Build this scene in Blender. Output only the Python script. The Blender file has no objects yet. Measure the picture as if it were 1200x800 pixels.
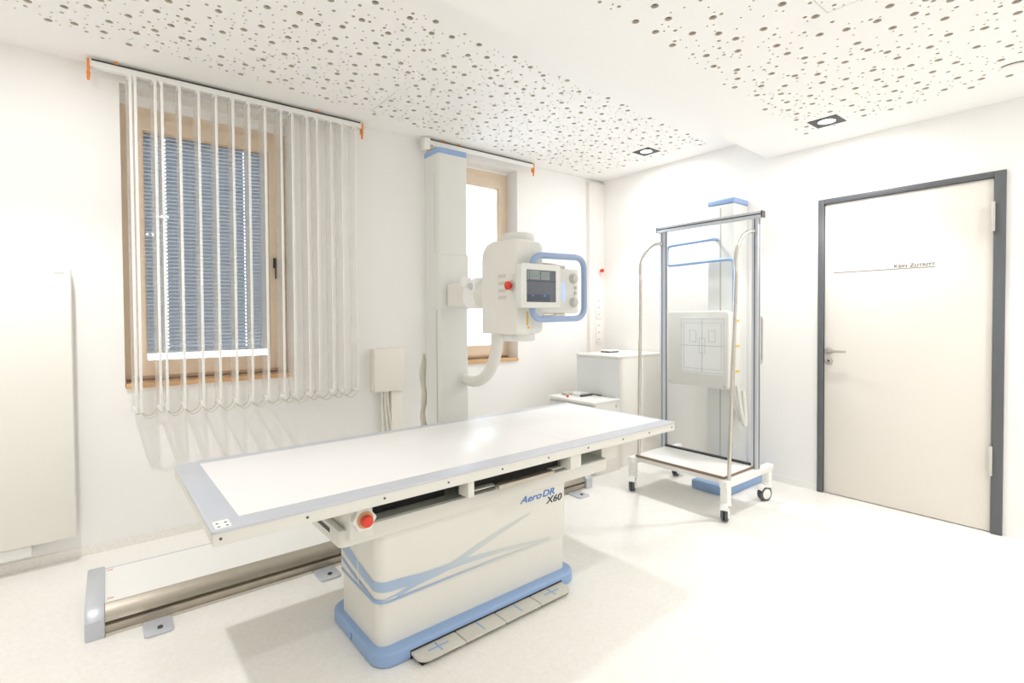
import bpy, bmesh, math, random
from mathutils import Vector, Matrix
from mathutils.geometry import delaunay_2d_cdt

scn = bpy.context.scene
COL = scn.collection
PI = math.pi
V = Vector

# ------------------------------------------------------------------ materials
def srgb(r, g, b):
    def f(c):
        c /= 255.0
        return c / 12.92 if c <= 0.04045 else ((c + 0.055) / 1.055) ** 2.4
    return (f(r), f(g), f(b), 1.0)

MATS = {}
def mat(name, col, rough=0.5, metal=0.0, noise=0.0, nscale=40.0, bump=0.0, bscale=200.0, emit=None, estr=0.0, spec=0.5, trans=0.0):
    m = bpy.data.materials.new(name)
    m.use_nodes = True
    nt = m.node_tree
    b = nt.nodes['Principled BSDF']
    b.inputs['Base Color'].default_value = col
    b.inputs['Roughness'].default_value = rough
    b.inputs['Metallic'].default_value = metal
    b.inputs['Specular IOR Level'].default_value = spec
    if trans:
        b.inputs['Transmission Weight'].default_value = trans
    if emit:
        b.inputs['Emission Color'].default_value = emit
        b.inputs['Emission Strength'].default_value = estr
    if noise or bump:
        tc = nt.nodes.new('ShaderNodeTexCoord')
    if noise:
        n = nt.nodes.new('ShaderNodeTexNoise')
        n.inputs['Scale'].default_value = nscale
        n.inputs['Detail'].default_value = 4
        nt.links.new(tc.outputs['Object'], n.inputs['Vector'])
        mx = nt.nodes.new('ShaderNodeMix'); mx.data_type = 'RGBA'
        mx.inputs['A'].default_value = tuple(c * (1 - noise) for c in col[:3]) + (1,)
        mx.inputs['B'].default_value = tuple(min(1, c * (1 + noise)) for c in col[:3]) + (1,)
        nt.links.new(n.outputs['Fac'], mx.inputs['Factor'])
        nt.links.new(mx.outputs['Result'], b.inputs['Base Color'])
    if bump:
        n2 = nt.nodes.new('ShaderNodeTexNoise')
        n2.inputs['Scale'].default_value = bscale
        nt.links.new(tc.outputs['Object'], n2.inputs['Vector'])
        bp = nt.nodes.new('ShaderNodeBump')
        bp.inputs['Strength'].default_value = bump
        bp.inputs['Distance'].default_value = 0.002
        nt.links.new(n2.outputs['Fac'], bp.inputs['Height'])
        nt.links.new(bp.outputs['Normal'], b.inputs['Normal'])
    MATS[name] = m
    return m

mat('wall_paint', srgb(245, 244, 242), 0.85, noise=0.012, nscale=3, bump=0.05, bscale=350, spec=0.2)
mat('ceiling_paint', srgb(249, 248, 246), 0.9, noise=0.01, nscale=2, spec=0.2)
mat('fleece', srgb(98, 90, 76), 0.95, noise=0.1, nscale=80)
mat('hole_edge', srgb(226, 218, 204), 0.95)
mat('device_white', srgb(228, 227, 220), 0.38, noise=0.006, nscale=6)
mat('device_grey', srgb(222, 223, 219), 0.42, noise=0.01, nscale=8)
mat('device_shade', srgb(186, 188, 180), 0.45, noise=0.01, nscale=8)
mat('bright_white', srgb(243, 243, 240), 0.4, noise=0.005, nscale=10)
mat('table_panel', srgb(240, 239, 238), 0.32, noise=0.006, nscale=5)
mat('aluminium', srgb(203, 207, 215), 0.36, 0.25, noise=0.03, nscale=30)
mat('rail_steel', srgb(186, 178, 165), 0.33, 0.8, noise=0.08, nscale=25)
mat('chrome', srgb(205, 200, 192), 0.22, 0.9, noise=0.02, nscale=30)
mat('brass_wire', srgb(196, 160, 70), 0.4, 0.7)
mat('blue_plastic', srgb(146, 174, 214), 0.42, noise=0.02, nscale=20)
mat('handle_blue', srgb(150, 172, 206), 0.42, noise=0.02, nscale=20)
mat('logo_blue', srgb(64, 124, 196), 0.5, noise=0.02)
mat('logo_dark', srgb(52, 54, 58), 0.5, noise=0.02)
mat('door_frame', srgb(98, 101, 105), 0.5, noise=0.02, nscale=12)
mat('door_leaf', srgb(236, 231, 223), 0.5, noise=0.008, nscale=3)
mat('sign_grey', srgb(92, 90, 87), 0.5)
mat('dark_gap', srgb(38, 38, 36), 0.8, noise=0.05)
mat('dark_plastic', srgb(66, 66, 66), 0.5, noise=0.04)
mat('rubber', srgb(92, 96, 101), 0.7, noise=0.05)
mat('red_plastic', srgb(226, 62, 44), 0.3, noise=0.02)
mat('orange_plastic', srgb(240, 140, 50), 0.4, noise=0.02)
mat('yellow_label', srgb(232, 190, 60), 0.5)
mat('tan_ring', srgb(226, 176, 130), 0.5)
mat('wood', srgb(230, 211, 188), 0.5, noise=0.07, nscale=14)
mat('wood_sill', srgb(218, 176, 130), 0.45, noise=0.09, nscale=18)
mat('wood_dark', srgb(140, 118, 98), 0.5, noise=0.06, nscale=18)
mat('ext_blind', srgb(197, 203, 211), 0.45, 0.1, noise=0.02, nscale=20)
mat('lamp_frame', srgb(58, 58, 57), 0.5, noise=0.03)
mat('lamp_disc', (1, 1, 1, 1), 0.5, emit=(1, 0.98, 0.94, 1), estr=9.0)
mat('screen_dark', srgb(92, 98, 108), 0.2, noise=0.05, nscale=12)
mat('reflect_mid', srgb(138, 142, 146), 0.25, noise=0.04, nscale=30)  # tones of the room's reflection painted on the display
mat('reflect_green', srgb(96, 140, 120), 0.3)
mat('reflect_low', srgb(68, 76, 90), 0.2)
mat('led_blue', srgb(130, 150, 255), 0.4, emit=(0.25, 0.36, 1, 1), estr=1.0)
mat('pillar_paint', srgb(240, 235, 230), 0.8, noise=0.01, nscale=5)
mat('radiator_white', srgb(238, 236, 229), 0.4, noise=0.006, nscale=4)
mat('cabinet_white', srgb(240, 238, 231), 0.42, noise=0.006, nscale=5)
mat('cabinet_front', srgb(226, 229, 229), 0.4, noise=0.006, nscale=5)
mat('hose_grey', srgb(226, 224, 216), 0.5, noise=0.02, nscale=40)
mat('bundle_beige', srgb(203, 199, 184), 0.6, noise=0.05, nscale=60)
mat('pedal_grey', srgb(206, 204, 194), 0.5, noise=0.02)
mat('seam', srgb(214, 212, 206), 0.8)
mat('print_grey', srgb(176, 178, 180), 0.6)
mat('button_grey', srgb(206, 204, 196), 0.5)
mat('duct_white', srgb(238, 233, 224), 0.5, noise=0.006)

def glass(name, tint, refl=0.08):
    m = bpy.data.materials.new(name); m.use_nodes = True
    nt = m.node_tree; nt.nodes.clear()
    out = nt.nodes.new('ShaderNodeOutputMaterial')
    t = nt.nodes.new('ShaderNodeBsdfTransparent'); t.inputs[0].default_value = tint
    g = nt.nodes.new('ShaderNodeBsdfGlossy'); g.inputs['Roughness'].default_value = 0.02
    fr = nt.nodes.new('ShaderNodeFresnel'); fr.inputs[0].default_value = 1.4
    mu = nt.nodes.new('ShaderNodeMath'); mu.operation = 'MULTIPLY'; mu.inputs[1].default_value = refl / 0.08
    mx = nt.nodes.new('ShaderNodeMixShader')
    nt.links.new(fr.outputs[0], mu.inputs[0]); nt.links.new(mu.outputs[0], mx.inputs[0])
    nt.links.new(t.outputs[0], mx.inputs[1]); nt.links.new(g.outputs[0], mx.inputs[2])
    nt.links.new(mx.outputs[0], out.inputs[0])
    MATS[name] = m
glass('window_glass', (0.97, 0.985, 1.0, 1))
glass('lead_glass', (0.99, 0.995, 0.998, 1), 0.04)

def vane_material():
    m = bpy.data.materials.new('vane_fabric'); m.use_nodes = True
    nt = m.node_tree; nt.nodes.clear()
    out = nt.nodes.new('ShaderNodeOutputMaterial')
    d = nt.nodes.new('ShaderNodeBsdfDiffuse'); d.inputs[0].default_value = srgb(248, 246, 242)
    tr = nt.nodes.new('ShaderNodeBsdfTranslucent'); tr.inputs[0].default_value = srgb(248, 246, 242)
    tc = nt.nodes.new('ShaderNodeTexCoord'); n = nt.nodes.new('ShaderNodeTexNoise'); n.inputs['Scale'].default_value = 300
    bp = nt.nodes.new('ShaderNodeBump'); bp.inputs['Strength'].default_value = 0.1
    nt.links.new(tc.outputs['Object'], n.inputs['Vector']); nt.links.new(n.outputs['Fac'], bp.inputs['Height'])
    nt.links.new(bp.outputs[0], d.inputs['Normal'])
    tp = nt.nodes.new('ShaderNodeBsdfTransparent')
    mx = nt.nodes.new('ShaderNodeMixShader'); mx.inputs[0].default_value = 0.45
    mx2 = nt.nodes.new('ShaderNodeMixShader'); mx2.inputs[0].default_value = 0.7
    nt.links.new(d.outputs[0], mx.inputs[1]); nt.links.new(tr.outputs[0], mx.inputs[2])
    nt.links.new(mx.outputs[0], mx2.inputs[1]); nt.links.new(tp.outputs[0], mx2.inputs[2])
    nt.links.new(mx2.outputs[0], out.inputs[0])
    MATS['vane_fabric'] = m
vane_material()

def floor_material():
    m = bpy.data.materials.new('speckled_floor'); m.use_nodes = True
    nt = m.node_tree; b = nt.nodes['Principled BSDF']
    b.inputs['Roughness'].default_value = 0.42
    b.inputs['Specular IOR Level'].default_value = 0.35
    tc = nt.nodes.new('ShaderNodeTexCoord')
    def ramp(src, p0, c0, p1, c1):
        r = nt.nodes.new('ShaderNodeValToRGB')
        r.color_ramp.elements[0].position = p0; r.color_ramp.elements[0].color = c0
        r.color_ramp.elements[1].position = p1; r.color_ramp.elements[1].color = c1
        nt.links.new(src, r.inputs[0]); return r.outputs[0]
    n1 = nt.nodes.new('ShaderNodeTexNoise'); n1.inputs['Scale'].default_value = 75; n1.inputs['Detail'].default_value = 3
    n2 = nt.nodes.new('ShaderNodeTexNoise'); n2.inputs['Scale'].default_value = 160; n2.inputs['Detail'].default_value = 2
    n3 = nt.nodes.new('ShaderNodeTexNoise'); n3.inputs['Scale'].default_value = 2.0
    for n in (n1, n2, n3): nt.links.new(tc.outputs['Object'], n.inputs['Vector'])
    base = ramp(n1.outputs['Fac'], 0.38, srgb(242, 239, 233), 0.62, srgb(246, 244, 240))
    spk = ramp(n2.outputs['Fac'], 0.66, (0, 0, 0, 1), 0.70, (1, 1, 1, 1))
    mx = nt.nodes.new('ShaderNodeMix'); mx.data_type = 'RGBA'
    nt.links.new(spk, mx.inputs['Factor']); nt.links.new(base, mx.inputs['A'])
    mx.inputs['B'].default_value = srgb(220, 215, 204)
    big = ramp(n3.outputs['Fac'], 0.3, (0.985, 0.985, 0.985, 1), 0.7, (1, 1, 1, 1))
    mu = nt.nodes.new('ShaderNodeMix'); mu.data_type = 'RGBA'; mu.blend_type = 'MULTIPLY'; mu.inputs['Factor'].default_value = 1
    nt.links.new(mx.outputs['Result'], mu.inputs['A']); nt.links.new(big, mu.inputs['B'])
    nt.links.new(mu.outputs['Result'], b.inputs['Base Color'])
    MATS['speckled_floor'] = m
floor_material()

def fading_print(name, a, b, lo, hi):
    m = bpy.data.materials.new(name); m.use_nodes = True
    nt = m.node_tree; bs = nt.nodes['Principled BSDF']; bs.inputs['Roughness'].default_value = 0.45
    tc = nt.nodes.new('ShaderNodeTexCoord'); sp = nt.nodes.new('ShaderNodeSeparateXYZ'); r = nt.nodes.new('ShaderNodeValToRGB')
    r.color_ramp.elements[0].position = lo; r.color_ramp.elements[0].color = a
    r.color_ramp.elements[1].position = hi; r.color_ramp.elements[1].color = b
    nt.links.new(tc.outputs['Generated'], sp.inputs[0]); nt.links.new(sp.outputs[0], r.inputs[0]); nt.links.new(r.outputs[0], bs.inputs['Base Color'])
    MATS[name] = m
fading_print('stripe_blue', srgb(166, 188, 214), srgb(206, 212, 210), 0.1, 0.7)
fading_print('stripe_deep', srgb(150, 175, 213), srgb(204, 211, 212), 0.1, 0.8)

# ------------------------------------------------------------------ shape helpers
def add_box(bm, x0, x1, y0, y1, z0, z1, bev=0.0, seg=2):
    t = bmesh.new()
    bmesh.ops.create_cube(t, size=1)
    for v in t.verts:
        v.co = V(((x0 + x1) / 2 + v.co.x * (x1 - x0), (y0 + y1) / 2 + v.co.y * (y1 - y0), (z0 + z1) / 2 + v.co.z * (z1 - z0)))
    if bev:
        bmesh.ops.bevel(t, geom=t.edges[:], offset=bev, segments=seg, profile=0.5, affect='EDGES')
    merge(bm, t)

def merge(bm, t, M=None):
    if M is not None: bmesh.ops.transform(t, matrix=M, verts=t.verts)
    me = bpy.data.meshes.new('tmp'); t.to_mesh(me); t.free()
    bm.from_mesh(me); bpy.data.meshes.remove(me)

def box(*a, bev=0.0, seg=2):
    bm = bmesh.new(); add_box(bm, *a, bev=bev, seg=seg); return bm

def add_cyl(bm, p0, p1, r, r2=None, seg=24, bev=0.0):
    p0, p1 = V(p0), V(p1); d = p1 - p0
    t = bmesh.new()
    bmesh.ops.create_cone(t, cap_ends=True, segments=seg, radius1=r, radius2=r if r2 is None else r2, depth=d.length)
    if bev:
        es = [e for e in t.edges if len([f for f in e.link_faces if len(f.verts) > 4]) == 1]
        bmesh.ops.bevel(t, geom=es, offset=bev, segments=2, profile=0.5, affect='EDGES')
    M = Matrix.Translation((p0 + p1) / 2) @ d.to_track_quat('Z', 'Y').to_matrix().to_4x4()
    merge(bm, t, M)

def cyl(*a, **k):
    bm = bmesh.new(); add_cyl(bm, *a, **k); return bm

def add_tube(bm, pts, r, seg=10, closed=False):
    pts = [V(p) for p in pts]; n = len(pts)
    rs = r if isinstance(r, (list, tuple)) else [r] * n
    rings = []; prev = None
    for i, p in enumerate(pts):
        a = pts[(i - 1) % n] if (closed or i > 0) else p
        b = pts[(i + 1) % n] if (closed or i < n - 1) else p
        t = (b - a).normalized()
        if prev is None:
            up = V((0, 0, 1)) if abs(t.z) < 0.9 else V((1, 0, 0))
            u = t.cross(up).normalized()
        else:
            u = (prev - t * prev.dot(t)).normalized()
        prev = u; w = t.cross(u)
        rings.append([bm.verts.new(p + (u * math.cos(2 * PI * k / seg) + w * math.sin(2 * PI * k / seg)) * rs[i]) for k in range(seg)])
    m = n if closed else n - 1
    for i in range(m):
        A, B = rings[i], rings[(i + 1) % n]
        for k in range(seg):
            bm.faces.new((A[k], A[(k + 1) % seg], B[(k + 1) % seg], B[k]))
    if not closed:
        bm.faces.new(rings[0][::-1]); bm.faces.new(rings[-1])
    bmesh.ops.recalc_face_normals(bm, faces=bm.faces)

def tube(*a, **k):
    bm = bmesh.new(); add_tube(bm, *a, **k); return bm

def round_path(pts, rad, n=6, closed=False):
    """polyline with rounded corners"""
    pts = [V(p) for p in pts]; out = []; N = len(pts)
    rng = range(N) if closed else range(1, N - 1)
    if not closed: out.append(pts[0])
    for i in rng:
        p, a, b = pts[i], pts[(i - 1) % N], pts[(i + 1) % N]
        da, db = (a - p), (b - p)
        r = min(rad, da.length * 0.49, db.length * 0.49)
        s, e = p + da.normalized() * r, p + db.normalized() * r
        for k in range(n + 1):
            t = k / n
            out.append(s * (1 - t) ** 2 + p * 2 * t * (1 - t) + e * t ** 2)
    if not closed: out.append(pts[-1])
    return out

def rrect(x0, x1, y0, y1, r, n=6):
    out = []
    for cx, cy, a0 in ((x1 - r, y1 - r, 0), (x0 + r, y1 - r, PI / 2), (x0 + r, y0 + r, PI), (x1 - r, y0 + r, 1.5 * PI)):
        for k in range(n + 1):
            a = a0 + PI / 2 * k / n
            out.append((cx + r * math.cos(a), cy + r * math.sin(a)))
    return out

def add_prism(bm, poly, lo, hi, axis='z', bev=0.0, seg=2):
    """poly in the two other axes (x,y) / (x,z) / (y,z), extruded along axis"""
    def mk(p, h):
        return {'z': (p[0], p[1], h), 'y': (p[0], h, p[1]), 'x': (h, p[0], p[1])}[axis]
    t = bmesh.new()
    a = [t.verts.new(mk(p, lo)) for p in poly]; b = [t.verts.new(mk(p, hi)) for p in poly]
    fa = t.faces.new(a); fb = t.faces.new(b[::-1]); n = len(poly)
    for i in range(n):
        t.faces.new((a[i], b[i], b[(i + 1) % n], a[(i + 1) % n]))
    bmesh.ops.recalc_face_normals(t, faces=t.faces)
    if bev:
        es = list(set(fa.edges[:] + fb.edges[:]))
        bmesh.ops.bevel(t, geom=es, offset=bev, segments=seg, profile=0.5, affect='EDGES')
    merge(bm, t)

def prism(*a, **k):
    bm = bmesh.new(); add_prism(bm, *a, **k); return bm

def add_plate_with_hole(bm, outer, inner, lo, hi, axis):
    """a frame: the outer outline with the inner one cut out (same point count)"""
    def mk(p, h):
        return {'z': (p[0], p[1], h), 'y': (p[0], h, p[1]), 'x': (h, p[0], p[1])}[axis]
    n = len(outer)
    R = [[bm.verts.new(mk(p, h)) for p in q] for q, h in ((outer, lo), (outer, hi), (inner, hi), (inner, lo))]
    for i in range(n):
        j = (i + 1) % n
        for k in range(4):
            A, B = R[k], R[(k + 1) % 4]
            bm.faces.new((A[i], A[j], B[j], B[i]))
    bmesh.ops.recalc_face_normals(bm, faces=bm.faces)

def frame(x0, x1, z0, z1, w, y0, y1, wb=None, wt=None):
    bm = bmesh.new()
    wb = w if wb is None else wb; wt = w if wt is None else wt
    add_plate_with_hole(bm, [(x0, z0), (x1, z0), (x1, z1), (x0, z1)],
                        [(x0 + w, z0 + wb), (x1 - w, z0 + wb), (x1 - w, z1 - wt), (x0 + w, z1 - wt)], y0, y1, 'y')
    return bm

# ------------------------------------------------------------------ objects
ABS = {}          # build-space origin of every object made
def part(name, bm, m, parent=None, label=None, smooth=True, ang=35):
    """one mesh object; the shape is given in its root's build space"""
    lo = V([min(v.co[i] for v in bm.verts) for i in range(3)]); hi = V([max(v.co[i] for v in bm.verts) for i in range(3)])
    c = V(((lo.x + hi.x) / 2, (lo.y + hi.y) / 2, lo.z))
    for v in bm.verts: v.co -= c
    me = bpy.data.meshes.new(name); bm.to_mesh(me); bm.free()
    ms = m if isinstance(m, (list, tuple)) else [m]
    for k in ms: me.materials.append(MATS[k])
    if smooth:
        for p in me.polygons: p.use_smooth = True
        me.set_sharp_from_angle(angle=math.radians(ang))
    o = bpy.data.objects.new(name, me); COL.objects.link(o)
    if parent is not None: o.parent = parent
    o.location = c - (ABS[parent.name] if parent is not None else V((0, 0, 0)))
    ABS[o.name] = c
    if label: o['label'] = label
    return o

def thing(name, label, cat, loc=(0, 0, 0), group=None, rotz=0.0, local=False):
    o = bpy.data.objects.new(name, None); COL.objects.link(o)
    o.location = loc; o.rotation_euler = (0, 0, rotz); o.empty_display_size = 0.1
    o['label'] = label; o['category'] = cat
    if group: o['group'] = group
    ABS[o.name] = V((0, 0, 0)) if local else V(loc)
    return o

def tag(o, label, cat, group=None):
    o['label'] = label; o['category'] = cat
    if group: o['group'] = group
    return o

def struct(name, bm, m, parent=None, label=None, smooth=False):
    o = part(name, bm, m, parent, smooth=smooth)
    if parent is None: o['kind'] = 'structure'
    if label: o['label'] = label
    return o

def text_part(name, body, m, parent, origin, xdir, updir, size, depth=0.0012, shear=0.0, bold=0.0, small_caps=False, spacing=1.0, width=None, align='LEFT'):
    cu = bpy.data.curves.new(name, 'FONT')
    cu.body = body; cu.size = size; cu.extrude = depth; cu.offset = bold; cu.shear = shear; cu.space_character = spacing
    cu.align_x = align
    if small_caps:
        cu.small_caps_scale = 0.8
        for i, ch in enumerate(body):
            if ch.islower(): cu.body_format[i].use_small_caps = True
    t = bpy.data.objects.new('tmp_text', cu); COL.objects.link(t)
    dg = bpy.context.evaluated_depsgraph_get()
    me = bpy.data.meshes.new_from_object(t.evaluated_get(dg))
    bm = bmesh.new(); bm.from_mesh(me)
    bpy.data.objects.remove(t); bpy.data.curves.remove(cu); bpy.data.meshes.remove(me)
    if width:
        w = max(v.co.x for v in bm.verts) - min(v.co.x for v in bm.verts)
        for v in bm.verts: v.co.x *= width / w
    X, U = V(xdir).normalized(), V(updir).normalized(); N = X.cross(U)
    M = Matrix(((X.x, U.x, N.x, origin[0]), (X.y, U.y, N.y, origin[1]), (X.z, U.z, N.z, origin[2]), (0, 0, 0, 1)))
    bmesh.ops.transform(bm, matrix=M, verts=bm.verts)
    return part(name, bm, m, parent, smooth=False)

# ------------------------------------------------------------------ the room
XR, YW = 4.084, 3.65
X0, Y0 = -1.6, -2.4
ZU, ZL = 2.70, 2.525
WT = 0.42                                    # outer wall thickness

struct('floor', box(X0 - 0.2, XR + 0.2, Y0 - 0.2, YW + WT, -0.1, 0.0), 'speckled_floor')

W1 = (0.072, 0.985, 0.905, 2.63)             # window openings x0 x1 z0 z1
W2 = (2.04, 2.95, 0.90, 2.63)
bm = bmesh.new()
xs = [X0 - 0.2, W1[0], W1[1], W2[0], W2[1], XR + 0.2]
for i in range(0, 5, 2):
    add_box(bm, xs[i], xs[i + 1], YW, YW + WT, 0, 2.75)
for w in (W1, W2):
    add_box(bm, w[0], w[1], YW, YW + WT, 0, w[2]); add_box(bm, w[0], w[1], YW, YW + WT, w[3], 2.75)
bmesh.ops.remove_doubles(bm, verts=bm.verts, dist=1e-5)
struct('wall_back', bm, 'wall_paint')

DY0, DY1, DZ = 0.565, 1.545, 2.125           # door opening in the right wall
bm = bmesh.new()
add_box(bm, XR, XR + 0.2, DY1, YW, 0, 2.75); add_box(bm, XR, XR + 0.2, Y0 - 0.2, DY0, 0, 2.75)
add_box(bm, XR, XR + 0.2, DY0, DY1, DZ, 2.75)
bmesh.ops.remove_doubles(bm, verts=bm.verts, dist=1e-5)
struct('wall_right', bm, 'wall_paint')
struct('wall_left', box(X0 - 0.2, X0, Y0 - 0.2, YW, 0, 2.75), 'wall_paint')
struct('wall_front', box(X0, XR, Y0 - 0.2, Y0, 0, 2.75), 'wall_paint')

bm = bmesh.new()
add_box(bm, X0, 3.86, YW - 0.006, YW, 0, 0.05)
struct('baseboard_back', bm, 'speckled_floor')
bm = bmesh.new()
add_box(bm, XR - 0.006, XR, DY1 + 0.005, YW - 0.05, 0, 0.05)
struct('baseboard_right', bm, 'wall_paint')
struct('trim_1', box(3.86, XR, YW - 0.045, YW, 0.0, 2.665, bev=0.004), 'pillar_paint')

# ---- perforated ceilings (three hole sizes, cut through a thin board)
SL = math.tan(math.radians(3.55))            # the ceiling grid runs a little off the walls
def stepY(x): return 1.743 + SL * (x - 1.028)

def perforated(name, outline, field, z, lights, seed, extra=(), dens=60):
    """board with real round holes: lower face, hole walls and a dark fleece above"""
    rnd = random.Random(seed)
    holes = []
    xs = [p[0] for p in field]; ys = [p[1] for p in field]
    def inside(x, y):
        c = False; n = len(field)
        for i in range(n):
            (xa, ya), (xb, yb) = field[i], field[(i + 1) % n]
            if (ya > y) != (yb > y) and x < (xb - xa) * (y - ya) / (yb - ya) + xa: c = not c
        return c
    cell = {}
    def ok(x, y, r, gap):
        ci, cj = int(x // 0.1), int(y // 0.1)
        for i in range(ci - 1, ci + 2):
            for j in range(cj - 1, cj + 2):
                for (hx, hy, hr) in cell.get((i, j), ()):
                    if (hx - x) ** 2 + (hy - y) ** 2 < (hr + r + gap(hr, r)) ** 2: return False
        for (lx, ly, s) in lights:
            if abs(x - lx) < s + r and abs(y - ly) < s + r: return False
        for (lx, ly, s) in extra:
            if (x - lx) ** 2 + (y - ly) ** 2 < (s + r) ** 2: return False
        return True
    area = (max(xs) - min(xs)) * (max(ys) - min(ys))
    for r, dn, sep in ((0.0158, 46, 0.068), (0.0088, 62, 0.032), (0.0048, 150, 0.014)):
        want = int(area * dn); tries = 0; got = 0
        while got < want and tries < want * 30:
            tries += 1
            x = rnd.uniform(min(xs), max(xs)); y = rnd.uniform(min(ys), max(ys))
            if not inside(x, y): continue
            if ok(x, y, r, lambda a, b: sep if abs(a - b) < 1e-6 else 0.009):
                holes.append((x, y, r)); cell.setdefault((int(x // 0.1), int(y // 0.1)), []).append((x, y, r)); got += 1
    verts = [V(p) for p in outline]; n0 = len(verts)
    edges = [(i, (i + 1) % n0) for i in range(n0)]
    loops = []
    for (x, y, r) in holes:
        s = 14 if r > 0.015 else (10 if r > 0.008 else 8)
        b = len(verts)
        verts += [V((x + r * math.cos(2 * PI * k / s), y + r * math.sin(2 * PI * k / s))) for k in range(s)]
        edges += [(b + k, b + (k + 1) % s) for k in range(s)]
        loops.append([tuple(v) for v in verts[b:b + s]])
    for (lx, ly, s0) in lights:
        b = len(verts); s = 0.068
        verts += [V((lx - s, ly - s)), V((lx + s, ly - s)), V((lx + s, ly + s)), V((lx - s, ly + s))]
        edges += [(b + k, b + (k + 1) % 4) for k in range(4)]
        loops.append([tuple(v) for v in verts[b:b + 4]])
    ov, oe, of, _, _, _ = delaunay_2d_cdt(verts, edges, [list(range(n0))], 2, 1e-6)
    bm = bmesh.new()
    bv = [bm.verts.new((v.x, v.y, z)) for v in ov]
    for f in of:
        try: bm.faces.new([bv[i] for i in f])
        except ValueError: pass
    for f in bm.faces:
        f.normal_update()
        if f.normal.z > 0: f.normal_flip()
    t = 0.0125
    for lp in loops:
        h = 0.06 if len(lp) == 4 else t
        a = [bm.verts.new((p[0], p[1], z)) for p in lp]; c = [bm.verts.new((p[0], p[1], z + h)) for p in lp]
        for i in range(len(lp)):
            j = (i + 1) % len(lp)
            f = bm.faces.new((a[i], a[j], c[j], c[i])); f.material_index = 1
    o = struct(name, bm, ['ceiling_paint', 'hole_edge'])
    return o

DL_U = (3.635, 2.738); DL_L = (3.605, 1.328)
UPX = [(-0.29, 2.76)]
SM = (3.565, 0.465)
yU = lambda x, y0: y0 + SL * x
up_outline = [(X0, stepY(X0)), (XR, stepY(XR)), (XR, YW), (X0, YW)]
up_field = [(X0 + 0.25, yU(X0 + 0.25, 2.055)), (3.85, yU(3.85, 2.055)), (3.80, 3.53), (X0 + 0.25, yU(X0 + 0.25, 3.285))]
lo_outline = [(X0, Y0), (XR, Y0), (XR, stepY(XR)), (X0, stepY(X0))]
lo_field = [(X0 + 0.25, Y0 + 0.3), (3.665, Y0 + 0.3), (3.70, 0.5), (3.74, yU(3.74, 1.29)), (X0 + 0.25, yU(X0 + 0.25, 1.29))]
lights_up = [DL_U] + UPX
lights_lo = [DL_L, (3.58, -0.35), (0.55, 0.25), (0.5, -1.4), (2.1, -0.9), (3.5, -1.7)]  # past the pair by the door wall: unseen lamps added as fill
perforated('ceiling_upper', up_outline, up_field, ZU, [(x, y, 0.095) for x, y in lights_up], 4)
perforated('ceiling_lower', lo_outline, lo_field, ZL, [(x, y, 0.095) for x, y in lights_lo], 9, extra=[(SM[0], SM[1], 0.075)])
bm = bmesh.new()
add_prism(bm, up_outline, ZU + 0.061, ZU + 0.10)
struct('ceiling_upper_slab', bm, 'fleece')
bm = bmesh.new()
add_prism(bm, lo_outline, ZL + 0.061, ZL + 0.10)
struct('ceiling_lower_slab', bm, 'fleece')
# fleece right behind the boards, left open above the lamps by the lamp cans themselves
def fleece(name, outline, z, lights):
    verts = [V(p) for p in outline]; n0 = len(verts); edges = [(i, (i + 1) % n0) for i in range(n0)]
    for lx, ly in lights:
        b = len(verts); s = 0.068
        verts += [V((lx - s, ly - s)), V((lx + s, ly - s)), V((lx + s, ly + s)), V((lx - s, ly + s))]
        edges += [(b + k, b + (k + 1) % 4) for k in range(4)]
    ov, oe, of, _, _, _ = delaunay_2d_cdt(verts, edges, [list(range(n0))], 2, 1e-6)
    bm = bmesh.new(); bv = [bm.verts.new((v.x, v.y, z)) for v in ov]
    for f in of: bm.faces.new([bv[i] for i in f])
    struct(name, bm, 'fleece')
fleece('ceiling_upper_fleece', up_outline, ZU + 0.0127, lights_up)
fleece('ceiling_lower_fleece', lo_outline, ZL + 0.0127, lights_lo)
bm = bmesh.new()                              # the drop between the two ceilings
p = [(X0, stepY(X0)), (XR, stepY(XR)), (XR, stepY(XR) - 0.02), (X0, stepY(X0) - 0.02)]
add_prism(bm, p, ZL + 0.0005, ZU + 0.06)
struct('ceiling_step', bm, 'ceiling_paint')
# board joints: a hatch outline in the lower ceiling, a joint in the upper one
bm = bmesh.new()
for a, b in (((2.185, 0.853), (2.318, 0.853)), ((2.318, 0.853), (2.34, 0.30)), ((2.185, 0.853), (2.19, 0.30))):
    d = (V(b) - V(a)).normalized() * 0.0015; n = V((-d.y, d.x))
    a, b = V(a), V(b)
    add_prism(bm, [tuple(a - n), tuple(b - n), tuple(b + n), tuple(a + n)], ZL - 0.0006, ZL + 0.0002)
struct('trim_2', bm, 'seam')
bm = bmesh.new()
add_box(bm, 1.429, 1.433, 2.97, 3.34, ZU - 0.0006, ZU + 0.0002)
struct('trim_3', bm, 'seam')

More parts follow.
